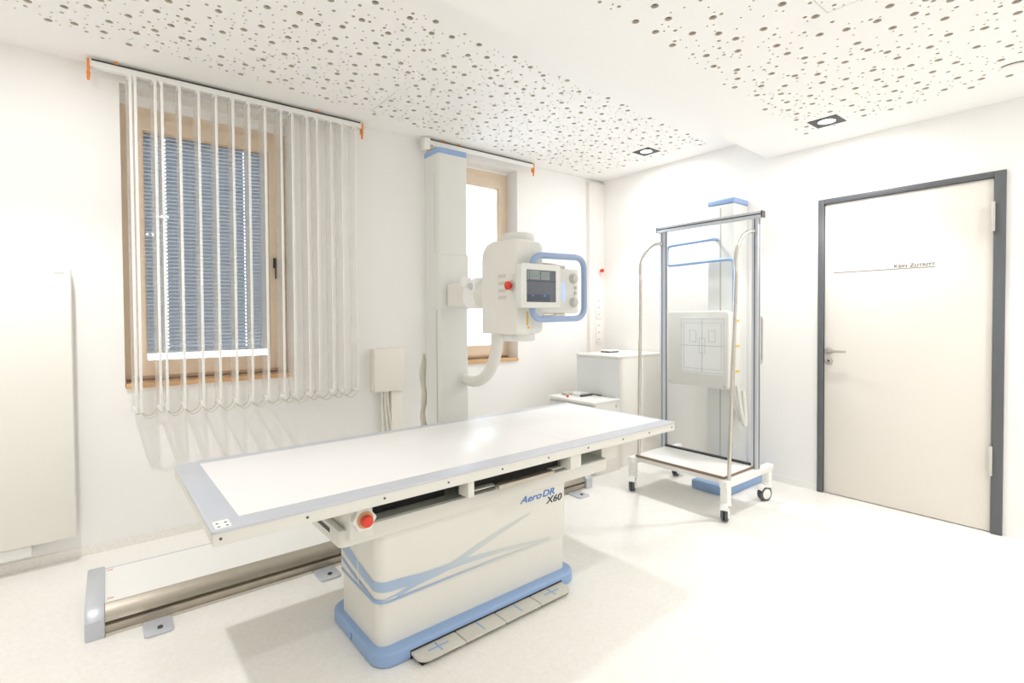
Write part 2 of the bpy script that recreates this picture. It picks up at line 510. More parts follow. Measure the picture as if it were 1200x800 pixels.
# ---- door
d = part('door_1', box(XR + 0.004, XR + 0.05, 0.612, 1.512, 0.006, 2.092, bev=0.003), 'door_leaf'); d['kind'] = 'structure'
bm = bmesh.new()
x0, x1 = XR - 0.014, XR + 0.06
add_box(bm, x0, x1, 1.515, 1.553, 0, DZ + 0.004, bev=0.003)
add_box(bm, x0, x1, 0.558, 0.609, 0, DZ + 0.004, bev=0.003)
add_box(bm, x0, x1, 0.609, 1.515, 2.094, DZ + 0.004, bev=0.003)
part('door_frame', bm, 'door_frame', d)
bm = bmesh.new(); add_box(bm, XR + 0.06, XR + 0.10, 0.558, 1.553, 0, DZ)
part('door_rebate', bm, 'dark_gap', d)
h = part('door_handle', cyl((XR + 0.005, 1.483, 1.035), (XR - 0.006, 1.483, 1.035), 0.027, bev=0.002), 'chrome', d)
part('lever', tube(round_path([(XR - 0.004, 1.483, 1.035), (XR - 0.05, 1.483, 1.035), (XR - 0.05, 1.36, 1.038)], 0.02), 0.0095), 'chrome', h)
k = part('key_rosette', cyl((XR + 0.005, 1.481, 0.962), (XR - 0.006, 1.481, 0.962), 0.027, bev=0.002), 'chrome', d)
part('cylinder', cyl((XR - 0.004, 1.481, 0.966), (XR - 0.010, 1.481, 0.966), 0.008, seg=14), 'dark_plastic', k)
for z0 in (1.78, 0.345):
    bm = bmesh.new()
    add_cyl(bm, (XR - 0.022, 0.611, z0), (XR - 0.022, 0.611, z0 + 0.172), 0.009, seg=16, bev=0.001)
    add_box(bm, XR - 0.022, XR - 0.002, 0.604, 0.622, z0 + 0.004, z0 + 0.168, bev=0.001)
    part('hinge', bm, 'button_grey', d)
part('sign_line', box(XR + 0.0022, XR + 0.0046, 0.88, 1.453, 1.5955, 1.5985), 'sign_grey', d)
text_part('sign_lettering', 'Kein Zutritt', 'sign_grey', d, (XR + 0.0035, 1.098, 1.605), (0, -1, 0), (0, 0, 1), 0.031, 0.0008, bold=0.0003, small_caps=True, width=0.215)

# ---- windows
YF = 3.80
def window(n, w, zt, hinge_left):
    x0, x1, z0, z1 = w
    zb = z0 + 0.02
    fr = part('window_%d' % n, frame(x0 + 0.002, x1 - 0.002, zb, zt, 0.05, YF, YF + 0.09), 'wood', smooth=False)
    fr['kind'] = 'structure'
    part('window_header', box(x0 + 0.001, x1 - 0.001, YF - 0.004, YF + 0.09, zt, z1), 'wall_paint', fr)
    sash = part('window_sash', frame(x0 + 0.046, x1 - 0.046, zb + 0.03, zt - 0.055, 0.062, YF - 0.018, YF + 0.05, wb=0.085, wt=0.085), 'wood', fr, smooth=False)
    part('glazing_bead', frame(x0 + 0.1075, x1 - 0.1075, zb + 0.1145, zt - 0.1395, 0.006, YF - 0.004, YF + 0.04), 'wood', sash, smooth=False)
    part('window_glass', box(x0 + 0.109, x1 - 0.109, YF + 0.012, YF + 0.018, zb + 0.116, zt - 0.141), 'window_glass', sash, smooth=False)
    bm = bmesh.new()
    add_box(bm, x0 + 0.003, x1 - 0.003, YW - 0.016, YF + 0.0, z0 - 0.004, zb, bev=0.003)
    part('window_sill', bm, 'wood_sill', fr)
    part('sill_gasket', box(x0 + 0.01, x1 - 0.01, YF - 0.012, YF + 0.01, zb + 0.001, zb + 0.012), 'wood_dark', fr)
    hx = x1 - 0.075
    bm = bmesh.new()
    add_box(bm, hx - 0.012, hx + 0.012, YF - 0.028, YF - 0.018, 1.64, 1.71, bev=0.003)
    add_cyl(bm, (hx, YF - 0.028, 1.685), (hx, YF - 0.055, 1.685), 0.008, seg=12)
    add_box(bm, hx - 0.010, hx + 0.010, YF - 0.066, YF - 0.052, 1.565, 1.70, bev=0.004)
    part('window_handle', bm, 'dark_plastic', fr)
    return fr
window(1, W1, 2.565, True)
window(2, W2, 2.612, True)

# outside blind behind the left pane: many thin slats with cord slots
bm = bmesh.new()
bx0, bx1, bz0, bz1 = 0.13, 0.93, 1.105, 2.52
cuts = [bx0, 0.294, 0.300, 0.736, 0.742, bx1]
k = 0; z = bz0
while z < bz1:
    for i in range(5):
        segs = [(0, 0.30), (0.62, 1)] if i in (1, 3) else [(0, 1)]
        for a, b in segs:
            f = lambda t: (YF + 0.060 + 0.005 * t, z + 0.0265 * t)
            (ya, za), (yb, zb_) = f(a), f(b)
            ym, zm = (ya + yb) / 2 - 0.0015 * (b - a), (za + zb_) / 2
            q = [[bm.verts.new((xx, yy, zz)) for xx in (cuts[i], cuts[i + 1])] for yy, zz in ((ya, za), (ym, zm), (yb, zb_))]
            for r in range(2): bm.faces.new((q[r][0], q[r][1], q[r + 1][1], q[r + 1][0]))
    z += 0.0235
t = thing('outside_blind', 'grey blue closed horizontal slat blind outside behind the glass of the left window', 'blind', (0.53, YF + 0.07, bz0 - 0.03))
part('slats', bm, 'ext_blind', t)
part('bottom_rail', box(bx0, bx1, YF + 0.055, YF + 0.075, bz0 - 0.022, bz0 + 0.002, bev=0.003), 'ext_blind', t)

# ------------------------------------------------------------------ vertical blinds
def vane_bm(z0, z1, wd=0.108, bow=0.006, ang=math.radians(5)):
    """a curved fabric strip hanging at the origin, its width along y"""
    bm = bmesh.new(); n = 8; pr = []
    ca, sa = math.cos(ang), math.sin(ang)
    for s in (0.00045, -0.00045):
        for i in range(n + 1):
            t = i / n * 2 - 1
            x = bow * (1 - t * t) - bow * 0.5 + s; y = t * wd / 2
            pr.append((x * ca - y * sa, x * sa + y * ca))
    prof = pr[:n + 1] + pr[n + 1:][::-1]
    add_prism(bm, prof, z0, z1)
    return bm

RY = YW - 0.085
def blind(name, label, x0, x1, vane_x, clips, zr=2.688):
    t = thing(name, label, 'blind', ((x0 + x1) / 2, RY, 0.76))
    rail = part('head_rail', box(x0, x1, RY - 0.02, RY + 0.02, zr - 0.042, zr, bev=0.002), 'bright_white', t)
    part('rail_groove', box(x0 + 0.01, x1 - 0.01, RY - 0.0212, RY - 0.0192, zr - 0.010, zr - 0.001), 'dark_plastic', rail)
    for sx in (x0 - 0.004, x1 + 0.004):
        bm = bmesh.new()
        add_box(bm, sx - 0.006, sx + 0.006, RY - 0.024, RY + 0.014, zr - 0.075, zr - 0.004, bev=0.003)
        add_cyl(bm, (sx, RY - 0.012, zr - 0.07), (sx, RY - 0.012, zr - 0.115), 0.009, 0.006, seg=12, bev=0.002)
        part('end_clip', bm, 'orange_plastic', t, 'orange end clip with a hanging tab')
    for sx in clips:
        part('ceiling_clip', box(sx - 0.008, sx + 0.008, RY - 0.027, RY - 0.019, zr - 0.004, zr + 0.010, bev=0.002), 'orange_plastic', t, 'small orange ceiling clip')
    zt, zb = zr - 0.056, 0.775
    v0 = part('vane', vane_bm(zb, zt), 'vane_fabric', t)
    bm = bmesh.new(); add_box(bm, -0.006, 0.006, -0.03, 0.03, zt - 0.002, zt + 0.012, bev=0.003); add_cyl(bm, (0, 0, zt + 0.010), (0, 0, zr - 0.03), 0.004, seg=8)
    h0 = part('vane_hanger', bm, 'bright_white', v0)
    bm = bmesh.new(); add_box(bm, -0.0035, 0.0035, -0.045, 0.045, zb - 0.002, zb + 0.028, bev=0.002)
    w0 = part('vane_weight', bm, 'bright_white', v0)
    e0 = part('front_hem', box(0.0, 0.0135, -0.0575, -0.0535, zb - 0.001, zt, bev=0.0012), 'bright_white', v0)
    v0.location = V(v0.location)
    base = V(v0.location)
    off = V(ABS[t.name])
    # shapes were made around the world origin: shift each vane to its place on the rail
    for i, vx in enumerate(vane_x):
        if i == 0:
            v = v0
        else:
            v = v0.copy(); COL.objects.link(v); v.parent = t
            for c in (h0, w0, e0):
                cc = c.copy(); COL.objects.link(cc); cc.parent = v
        v.location = base + V((vx, RY, 0))
        v.rotation_euler = (0, 0, random.Random(i).uniform(-0.05, 0.05))
    for off_y in (-0.047, 0.047):
        pts = []
        for a, b in zip(vane_x[:-1], vane_x[1:]):
            for k in range(6):
                u = k / 6
                pts.append((a + (b - a) * u, RY + off_y, zb + 0.006 - min(0.042, 0.5 * (b - a)) * 4 * u * (1 - u)))
        pts.append((vane_x[-1], RY + off_y, zb + 0.006))
        part('bead_chain', tube(pts, 0.0026, seg=6), 'bundle_beige', t)
    return t

vx1 = [0.109, 0.135, 0.221, 0.256, 0.341, 0.433, 0.521, 0.613, 0.702, 0.792, 0.887, 0.956, 1.049, 1.115, 1.209, 1.282, 1.379]
blind('vertical_blind', 'white vertical blind with spread vanes hanging before the left window', -0.055, 1.445, vx1, [0.06, 1.13])
vx2 = [2.03 + 0.0135 * i for i in range(15)]
b2 = blind('vertical_blind', 'vertical blind with vanes stacked behind the tall column at the right window', 1.985, 3.06, vx2, [2.11, 2.26])
# control unit at the stacked end of the second blind
part('control_box', box(1.94, 1.992, RY - 0.035, RY + 0.025, 2.60, 2.69, bev=0.006), 'bright_white', b2)

# ------------------------------------------------------------------ radiator
t = thing('radiator', 'tall flat white panel radiator on the wall left of the window', 'radiator', (-0.62, YW - 0.05, 0.14))
rp = part('front_panel', box(-1.10, -0.152, YW - 0.098, YW - 0.086, 0.145, 1.56, bev=0.004), 'radiator_white', t)
part('side_cover', box(-0.156, -0.150, YW - 0.09, YW - 0.02, 0.15, 1.553, bev=0.001), 'radiator_white', t)
part('convector', box(-1.09, -0.16, YW - 0.085, YW - 0.02, 0.16, 1.545, bev=0.003), 'radiator_white', t)
part('top_grille', box(-1.10, -0.150, YW - 0.094, YW - 0.02, 1.548, 1.566, bev=0.003), 'radiator_white', t)
part('maker_plate', box(-0.215, -0.175, YW - 0.0992, YW - 0.0975, 1.536, 1.543), 'button_grey', t)
for z in (0.19, 1.49):
    part('wall_bracket', box(-0.20, -0.165, YW - 0.03, YW - 0.002, z, z + 0.05, bev=0.003), 'radiator_white', t)
bm = bmesh.new()
add_box(bm, -0.47, -0.325, YW - 0.085, YW - 0.03, 0.085, 0.142, bev=0.006)
for x in (-0.44, -0.36): add_cyl(bm, (x, YW - 0.055, 0.10), (x, YW - 0.055, 0.17), 0.012, seg=12)
add_box(bm, -0.47, -0.335, YW - 0.04, YW - 0.008, 0.095, 0.135, bev=0.002)
part('valve_cover', bm, 'bright_white', t)

# ------------------------------------------------------------------ downlights
def downlight(x, y, z, name, label, rot, energy=0, seen=True):
    t = thing('downlight', label, 'ceiling light', (x, y, z), 'square ceiling downlights')
    s = 0.082
    bm = bmesh.new(); n = 32
    out = []
    for k in range(n):
        a = 2 * PI * k / n; m = max(abs(math.cos(a)), abs(math.sin(a)))
        out.append((x + s * math.cos(a) / m, y + s * math.sin(a) / m))
    inn = [(x + 0.050 * math.cos(2 * PI * k / n), y + 0.050 * math.sin(2 * PI * k / n)) for k in range(n)]
    add_plate_with_hole(bm, out, inn, z - 0.004, z - 0.0002, 'z')
    fr = part('lamp_frame', bm, 'lamp_frame', t)
    bm = bmesh.new()
    n = 32; rings = []
    for r, zz in ((0.051, z - 0.003), (0.049, z + 0.012), (0.047, z + 0.03)):
        rings.append([bm.verts.new((x + r * math.cos(2 * PI * k / n), y + r * math.sin(2 * PI * k / n), zz)) for k in range(n)])
    for a, b in zip(rings[:-1], rings[1:]):
        for k in range(n): bm.faces.new((a[k], a[(k + 1) % n], b[(k + 1) % n], b[k]))
    part('reflector', bm, 'aluminium', t)
    part('lamp_disc', cyl((x, y, z + 0.014), (x, y, z + 0.022), 0.046, seg=32), 'lamp_disc', t)
    lamp(x, y, z - 0.012, energy, t)
    return t

def lamp(x, y, z, energy, parent=None, cone=96, blend=0.4, boost=1.0):
    for kind in ('SPOT', 'AREA'):            # the reflector's beam and the diffuser's wide glow
        L = bpy.data.lights.new('downlight_or_fill', kind)
        L.color = WARM
        if kind == 'SPOT':
            L.energy = energy * BEAM * boost; L.spot_size = math.radians(cone); L.spot_blend = blend
            L.shadow_soft_size = 0.035
        else:
            L.energy = energy * GLOW; L.shape = 'DISK'; L.size = 0.09
        o = bpy.data.objects.new('downlight_or_fill', L); COL.objects.link(o)
        if parent: o.parent = parent; o.location = (0, 0, z - ABS[parent.name].z)
        else: o.location = (x, y, z)
WARM = (1.0, 0.992, 0.99)
BEAM, GLOW = 32.0, 7.0
E1 = 1.0
downlight(*DL_U, ZU, '', 'small square dark framed downlight in the upper ceiling near the corner', 0, E1 * 0.85)
downlight(*DL_L, ZL, '', 'square dark framed downlight in the lower ceiling above the door', 0, E1 * 0.78)
for (x, y) in UPX: lamp(x, y, ZU - 0.012, E1, None, 102, 0.7, 1.3)
for (x, y), e in zip(lights_lo[1:], (0.8, 0.45, 0.5, 0.5, 0.5)): lamp(x, y, ZL - 0.012, E1 * e)  # all after the first are unseen fill lamps, added to brighten the room

# round ceiling cover
t = thing('ceiling_speaker', 'round white cover in the perforated ceiling at the right photo edge', 'ceiling cover', (SM[0], SM[1], ZL))
bm = bmesh.new(); add_cyl(bm, (SM[0], SM[1], ZL + 0.001), (SM[0], SM[1], ZL - 0.010), 0.062, 0.056, seg=40, bev=0.003)
part('cover', bm, 'ceiling_paint', t)
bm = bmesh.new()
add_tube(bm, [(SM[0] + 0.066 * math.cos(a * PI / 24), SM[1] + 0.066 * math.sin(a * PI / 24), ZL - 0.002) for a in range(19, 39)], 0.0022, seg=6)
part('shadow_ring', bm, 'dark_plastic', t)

# ------------------------------------------------------------------ floor rail of the tube stand
t = thing('floor_rail', 'long low floor rail with white cover and grey end caps behind the table', 'rail', (1.40, 2.90, 0), rotz=0)
ry0, ry1 = 2.665, 3.135
part('rail_cover', prism([(ry0 + 0.055, 0.095), (ry0 + 0.055, 0.105), (ry1 - 0.03, 0.105), (ry1 - 0.03, 0.095)], -0.035, 2.80, 'x'), 'bright_white', t, 'pale cover plate')
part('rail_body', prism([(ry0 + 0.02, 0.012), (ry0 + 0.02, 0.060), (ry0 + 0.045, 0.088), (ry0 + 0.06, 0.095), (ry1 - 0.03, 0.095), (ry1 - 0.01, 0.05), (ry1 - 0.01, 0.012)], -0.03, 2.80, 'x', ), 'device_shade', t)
part('front_profile', prism([(ry0 + 0.012, 0.050), (ry0 + 0.003, 0.056), (ry0 + 0.018, 0.078), (ry0 + 0.042, 0.094), (ry0 + 0.058, 0.108), (ry0 + 0.066, 0.108), (ry0 + 0.05, 0.088), (ry0 + 0.03, 0.07)], -0.03, 2.80, 'x'), 'rail_steel', t, 'bare metal front profile')
part('front_profile', prism([(ry0 + 0.006, 0.012), (ry0 + 0.006, 0.038), (ry0 + 0.02, 0.046), (ry0 + 0.024, 0.040), (ry0 + 0.012, 0.034), (ry0 + 0.012, 0.012)], -0.03, 2.80, 'x'), 'rail_steel', t, 'bare metal front profile')
part('base_strip', box(-0.03, 2.80, ry0 - 0.008, ry1, 0.0, 0.012), 'chrome', t)
part('rear_profile', box(-0.03, 2.80, ry1 - 0.03, ry1, 0.012, 0.10, bev=0.004), 'aluminium', t)
for x0, x1 in ((-0.095, -0.03), (2.80, 2.865)):
    bm = bmesh.new()
    add_prism(bm, [(ry0 - 0.012, 0), (ry0 - 0.012, 0.075), (ry0 + 0.012, 0.098), (ry0 + 0.05, 0.118), (ry1 - 0.02, 0.118), (ry1 + 0.006, 0.10), (ry1 + 0.006, 0)], x0, x1, 'x', bev=0.007)
    part('end_cap', bm, 'aluminium', t)
for cx in (0.145, 0.85, 2.66):
    bm = bmesh.new()
    add_prism(bm, rrect(cx - 0.052, cx + 0.052, 2.532, ry0 - 0.0, 0.02, 4), 0.0, 0.010, bev=0.002)
    b = part('floor_bracket', bm, 'aluminium', t)
    part('bolt', cyl((cx + 0.005, 2.575, 0.008), (cx + 0.005, 2.575, 0.016), 0.011, seg=6), 'dark_plastic', b)
for y in (2.77, 3.08):
    part('red_mark', box(-0.022, 0.0, y, y + 0.006, 0.1048, 0.1058), 'red_plastic', t)

# ------------------------------------------------------------------ x-ray tube stand (column, arm, tube head, control panel)
cx0, cx1, cy0, cy1 = 1.612, 1.826, 2.765, 2.95
t = thing('tube_stand', 'tall floor standing x-ray column with blue top, tube head and screen', 'x-ray machine', (1.72, 2.86, 0.106))
col = part('column', prism(rrect(cx0, cx1, cy0, cy1, 0.018, 4), 0.20, 2.312), 'device_grey', t)
part('cap', prism(rrect(cx0 - 0.002, cx1 + 0.002, cy0 - 0.002, cy1 + 0.002, 0.02, 4), 2.312, 2.348, bev=0.004), 'blue_plastic', col, 'blue top cap')
part('side_slot', box(cx0 - 0.0012, cx0 + 0.002, cy0 + 0.046, cy0 + 0.05, 1.70, 2.20), 'button_grey', col)
part('side_plate', box(cx0 - 0.006, cx0 + 0.002, cy0 + 0.03, cy0 + 0.035, 0.25, 1.34), 'button_grey', col)
part('safety_label', cyl((cx0 - 0.002, cy0 + 0.04, 1.665), (cx0 + 0.001, cy0 + 0.04, 1.665), 0.006, seg=12), 'yellow_label', col)
ca = part('carriage', prism(rrect(cx0 - 0.003, cx1 + 0.006, cy0 - 0.008, cy1 - 0.02, 0.02, 4), 1.345, 1.69, bev=0.003), 'device_grey', t)
part('foot', prism(rrect(cx0 - 0.05, cx1 + 0.05, cy0 - 0.07, cy1 + 0.10, 0.03, 4), 0.106, 0.215, bev=0.008), 'device_grey', t)
# arm from the carriage to the head
bm = bmesh.new()
add_box(bm, 1.655, 1.785, 2.40, cy0 - 0.01, 1.355, 1.505, bev=0.02, seg=3)
arm = part('arm', bm, 'device_white', t)
bm = bmesh.new()
add_cyl(bm, (1.635, 2.47, 1.42), (1.80, 2.47, 1.42), 0.075, seg=28, bev=0.012)
add_cyl(bm, (1.66, 2.44, 1.47), (1.66, 2.38, 1.47), 0.052, seg=24, bev=0.010)
add_cyl(bm, (1.615, 2.50, 1.50), (1.66, 2.50, 1.50), 0.030, seg=18, bev=0.006)
part('joint', bm, 'bright_white', arm)
part('joint_knob', cyl((1.63, 2.41, 1.47), (1.60, 2.41, 1.47), 0.020, seg=18, bev=0.004), 'aluminium', arm)
part('turn_ring', cyl((1.70, 2.245, 1.43), (1.70, 2.405, 1.43), 0.085, seg=32, bev=0.01), 'device_white', arm)
# tube head
hx0, hx1, hy0, hy1, hz0, hz1 = 1.578, 1.765, 1.965, 2.262, 1.208, 1.690
hd = part('tube_housing', prism([(hy0 + 0.012, hz0), (hy1, hz0), (hy1, 1.60), (hy1 - 0.012, 1.645), (hy1 - 0.045, 1.678), (hy1 - 0.10, hz1), (hy0 + 0.012, hz1 - 0.004), (hy0, hz1 - 0.016), (hy0, hz0 + 0.012)], hx0, hx0 + 0.10, 'x', bev=0.010, seg=3), 'device_white', t)
bm = bmesh.new()
add_cyl(bm, (1.682, 2.075, hz0 + 0.002), (1.682, 2.075, hz1 - 0.004), 0.098, seg=48, bev=0.012)
add_box(bm, hx0 + 0.06, 1.772, hy0 + 0.004, 2.18, hz0 + 0.004, hz1 - 0.01, bev=0.03, seg=4)
part('tube_shell', bm, 'device_grey', hd)
for z0, z1, s in ((hz1 - 0.006, hz1 + 0.036, 1), (hz0 - 0.036, hz0 + 0.006, -1)):
    bm = bmesh.new()
    add_cyl(bm, (1.682, 2.075, z0), (1.682, 2.075, z1), 0.084, seg=48, bev=0.008)
    part('end_cap', bm, 'device_grey', hd)
es = part('emergency_stop', cyl((hx0 + 0.004, 1.995, 1.452), (hx0 - 0.008, 1.995, 1.452), 0.027, seg=24, bev=0.002), 'button_grey', hd)
bm = bmesh.new(); add_cyl(bm, (hx0 - 0.006, 1.995, 1.452), (hx0 - 0.020, 1.995, 1.452), 0.013, seg=18); add_cyl(bm, (hx0 - 0.018, 1.995, 1.452), (hx0 - 0.036, 1.995, 1.452), 0.022, seg=24, bev=0.006)
part('button', bm, 'red_plastic', es, 'red mushroom button')
for z in (1.505, 1.468, 1.431, 1.396):
    part('label_plate', box(hx0 - 0.0012, hx0 + 0.002, 2.045, 2.11, z - 0.009, z + 0.009), 'button_grey', hd)
# collimator on the far side
bm = bmesh.new(); add_box(bm, 1.765, 2.058, 2.005, 2.205, 1.315, 1.560, bev=0.014, seg=3)
co = part('collimator', bm, 'device_white', t)
part('display_strip', box(1.930, 1.946, 2.0025, 2.006, 1.385, 1.480), 'led_blue', co, 'glowing blue display strip')
for z in (1.505, 1.375):
    bm = bmesh.new(); add_cyl(bm, (2.015, 2.008, z), (2.015, 1.985, z), 0.022, seg=24, bev=0.004); add_cyl(bm, (2.015, 2.010, z), (2.015, 2.001, z), 0.030, seg=24, bev=0.002)
    part('knob', bm, 'button_grey', co)
for z in (1.455, 1.425):
    part('push_button', cyl((2.030, 2.007, z), (2.030, 1.998, z), 0.010, seg=16, bev=0.002), 'button_grey', co)
for z0, z1 in ((1.560, 1.582), (1.294, 1.315)):
    part('accessory_rail', box(1.80, 1.965, 2.015, 2.19, z0, z1, bev=0.006), 'chrome', co)
# touch screen
sx0, sx1, sz0, sz1, sy = 1.523, 1.778, 1.340, 1.552, 1.858
bm = bmesh.new()
add_prism(bm, rrect(sx0, sx1, sz0, sz1, 0.014, 5), sy, sy + 0.042, 'y', bev=0.005)
add_box(bm, sx0 + 0.05, sx1 - 0.06, sy + 0.04, hy0 + 0.02, sz0 + 0.04, sz1 - 0.04, bev=0.004)
sc = part('control_screen', bm, 'device_grey', t)
gx0, gx1, gz0, gz1 = sx0 + 0.034, sx1 - 0.034, sz0 + 0.028, sz1 - 0.030
part('display', box(gx0, gx1, sy - 0.0012, sy + 0.004, gz0, gz1), 'screen_dark', sc, 'dark glossy display')
def px(a, b, c, d_, m, dy): part('painted_reflection', box(gx0 + a, gx0 + b, sy - 0.0012 - dy, sy + 0.001, gz0 + c, gz0 + d_), m, sc, smooth=False)  # flat fields paint a reflection of the room onto the display
W = gx1 - gx0; Hh = gz1 - gz0
px(0.004, 0.014, Hh * 0.70, Hh * 0.98, 'reflect_mid', 0.0004); px(0.018, W * 0.44, Hh * 0.70, Hh * 0.98, 'reflect_mid', 0.0004); px(W * 0.48, W * 0.78, Hh * 0.70, Hh * 0.96, 'reflect_mid', 0.0004)
px(0.004, W * 0.78, Hh * 0.80, Hh * 0.835, 'reflect_green', 0.0008)
px(0.0, W, Hh * 0.63, Hh * 0.67, 'reflect_low', 0.0004)
px(0.0, W * 0.78, 0.0, Hh * 0.24, 'reflect_low', 0.0004)
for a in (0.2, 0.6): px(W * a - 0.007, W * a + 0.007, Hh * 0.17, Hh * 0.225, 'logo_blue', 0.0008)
part('bezel_key', box(sx1 - 0.024, sx1 - 0.010, sy - 0.001, sy + 0.002, sz0 + 0.09, sz0 + 0.094), 'button_grey', sc)
# loop handle round the collimator
hy = 1.905
lp = round_path([(1.628, hy, 1.60), (1.995, hy, 1.608), (1.995, hy, 1.287), (1.628, hy, 1.283)], 0.07, 8, closed=True)
bm = bmesh.new(); add_tube(bm, lp, 0.0155, seg=14, closed=True)
hb = part('handle', bm, 'handle_blue', t, 'blue loop handle')
for z in (1.602, 1.284):
    part('handle_mount', tube([(1.72, hy, z), (1.72, 2.0, z + (0.0 if z > 1.5 else 0.0))], 0.011, seg=10), 'device_grey', hb)
# yellow tag on the shell
bm = bmesh.new(); add_box(bm, 1.645, 1.655, hy0 - 0.0015, hy0 + 0.002, 1.255, 1.325); add_cyl(bm, (1.657, hy0 + 0.002, 1.243), (1.657, hy0 - 0.0015, 1.243), 0.007, seg=12)
part('warning_tag', bm, 'yellow_label', hd, 'narrow yellow warning tag')
# supply hose from the head to the column
def bez(p, n=24):
    p = [V(q) for q in p]; out = []
    for k in range(n + 1):
        u = k / n
        out.append(p[0] * (1 - u) ** 3 + p[1] * 3 * u * (1 - u) ** 2 + p[2] * 3 * u * u * (1 - u) + p[3] * u ** 3)
    return out
part('supply_hose', tube(bez([(1.655, 2.225, 1.26), (1.69, 2.25, 0.98), (1.80, 2.60, 0.86), (1.80, 2.775, 0.90)]), 0.034, seg=14), 'hose_grey', t)
# cable bundle behind the column
pts = [(1.615 + 0.006 * math.sin(k * 0.9), 2.985 + 0.006 * math.cos(k * 0.9), 0.20 + 0.86 * k / 24) for k in range(25)]
rs = [0.018 + 0.003 * math.sin(k * 1.3) for k in range(23)] + [0.014, 0.007]
bm = bmesh.new(); add_tube(bm, pts, rs, seg=10)
pts = [(p[0] - 0.012 * math.cos(k * 0.5), p[1] + 0.012 * math.sin(k * 0.5), p[2] - 0.02) for k, p in enumerate(pts)]
add_tube(bm, pts, 0.008, seg=8)
part('cable_bundle', bm, 'bundle_beige', t)

# ------------------------------------------------------------------ patient table (local frame, turned a little)
TR = math.radians(1.15)
TC = (1.352, 2.095, 0.0)
t = thing('patient_table', 'long white x-ray patient table on a broad pedestal with blue foot', 'x-ray table', TC, rotz=TR, local=True)
L2, W2_ = 1.143, 0.430
ZT = 0.700
top = part('tabletop', prism(rrect(-L2, L2, -W2_, W2_, 0.012, 4), ZT - 0.010, ZT, bev=0.002), 'aluminium', t)
part('top_panel', box(-L2 + 0.085, L2 - 0.030, -W2_ + 0.078, W2_ - 0.060, ZT - 0.002, ZT + 0.0016, bev=0.001), 'table_panel', top, 'smooth white lying surface')
part('panel_seam', box(0.36, 0.363, -W2_ + 0.09, W2_ - 0.07, ZT + 0.0012, ZT + 0.0019), 'device_grey', top)
bm = bmesh.new()
add_box(bm, -L2 + 0.004, L2 - 0.004, -W2_ + 0.003, -W2_ + 0.03, ZT - 0.048, ZT - 0.008, bev=0.003)
add_box(bm, -L2 + 0.004, L2 - 0.004, W2_ - 0.03, W2_ - 0.003, ZT - 0.048, ZT - 0.008, bev=0.003)
add_box(bm, -L2 + 0.004, -L2 + 0.03, -W2_ + 0.01, W2_ - 0.01, ZT - 0.046, ZT - 0.008, bev=0.003)
add_box(bm, L2 - 0.03, L2 - 0.004, -W2_ + 0.01, W2_ - 0.01, ZT - 0.046, ZT - 0.008, bev=0.003)
rim = part('edge_rail', bm, 'device_white', top)
for x in [-1.12, -0.88, -0.62, -0.36, -0.10, 0.16, 0.42, 0.68, 0.90, 1.11]:
    part('screw', cyl((x, -W2_ + 0.005, ZT - 0.026), (x, -W2_ + 0.0005, ZT - 0.026), 0.004, seg=12), 'rubber', rim)
bm = bmesh.new()
part('corner_plate', box(-L2 + 0.012, -L2 + 0.055, -W2_ + 0.012, -W2_ + 0.075, ZT - 0.001, ZT + 0.002, bev=0.001), 'bright_white', top)
for dx, dy in ((0.022, 0.022), (0.044, 0.022), (0.022, 0.05), (0.044, 0.05)):
    part('corner_screw', cyl((-L2 + dx, -W2_ + dy, ZT + 0.0015), (-L2 + dx, -W2_ + dy, ZT + 0.0026), 0.004, seg=10), 'dark_plastic', top)
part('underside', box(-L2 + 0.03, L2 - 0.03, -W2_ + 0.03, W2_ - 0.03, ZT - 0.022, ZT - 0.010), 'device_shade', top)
# carrying frame under the top
hx0, hx1 = -0.737, 0.700
hz0, hz1 = 0.487, 0.550
ho = part('lift_housing', prism(rrect(hx0, hx1, -0.312, 0.15, 0.02, 4), hz0, hz1, bev=0.008), 'device_white', t)
part('housing_top_shade', box(hx0 + 0.02, hx1 - 0.012, -0.300, 0.14, hz1 - 0.001, hz1 + 0.002), 'device_shade', ho)  # grey sheet paints in the shade on the housing top
part('side_slot', box(hx0 - 0.0015, hx0 + 0.003, -0.22, 0.03, 0.520, 0.536), 'dark_plastic', ho)
# left end bracket box (holds the stop button) and right end bracket
bm = bmesh.new()
add_box(bm, hx0 + 0.028, hx0 + 0.115, -0.335, -0.225, 0.515, ZT - 0.050, bev=0.005)
add_box(bm, hx0 + 0.028, hx0 + 0.115, -0.230, 0.14, hz1 - 0.01, ZT - 0.048, bev=0.005)
eb = part('end_bracket', bm, 'device_white', t)
part('bracket_groove', box(hx0 + 0.035, hx0 + 0.110, -0.3365, -0.334, ZT - 0.056, ZT - 0.0525), 'dark_plastic', eb)
bxx = hx0 + 0.076; bz = 0.588
st = part('emergency_stop', prism([(bxx + (0.040 + 0.004 * math.cos(6 * a)) * math.cos(a), bz + (0.040 + 0.004 * math.cos(6 * a)) * math.sin(a)) for a in [2 * PI * k / 36 for k in range(36)]], -0.357, -0.333, 'y', bev=0.004), 'bright_white', eb)
part('ring', cyl((bxx, -0.355, bz), (bxx, -0.3595, bz), 0.030, seg=28), 'tan_ring', st, 'tan ring round the button')
bm = bmesh.new(); add_cyl(bm, (bxx, -0.357, bz), (bxx, -0.369, bz), 0.012, seg=18); add_cyl(bm, (bxx, -0.365, bz), (bxx, -0.385, bz), 0.021, seg=26, bev=0.006)
part('button', bm, 'red_plastic', st, 'red mushroom button')
bm = bmesh.new()
add_box(bm, 0.705, 0.835, -0.265, 0.15, 0.520, 0.640, bev=0.005)
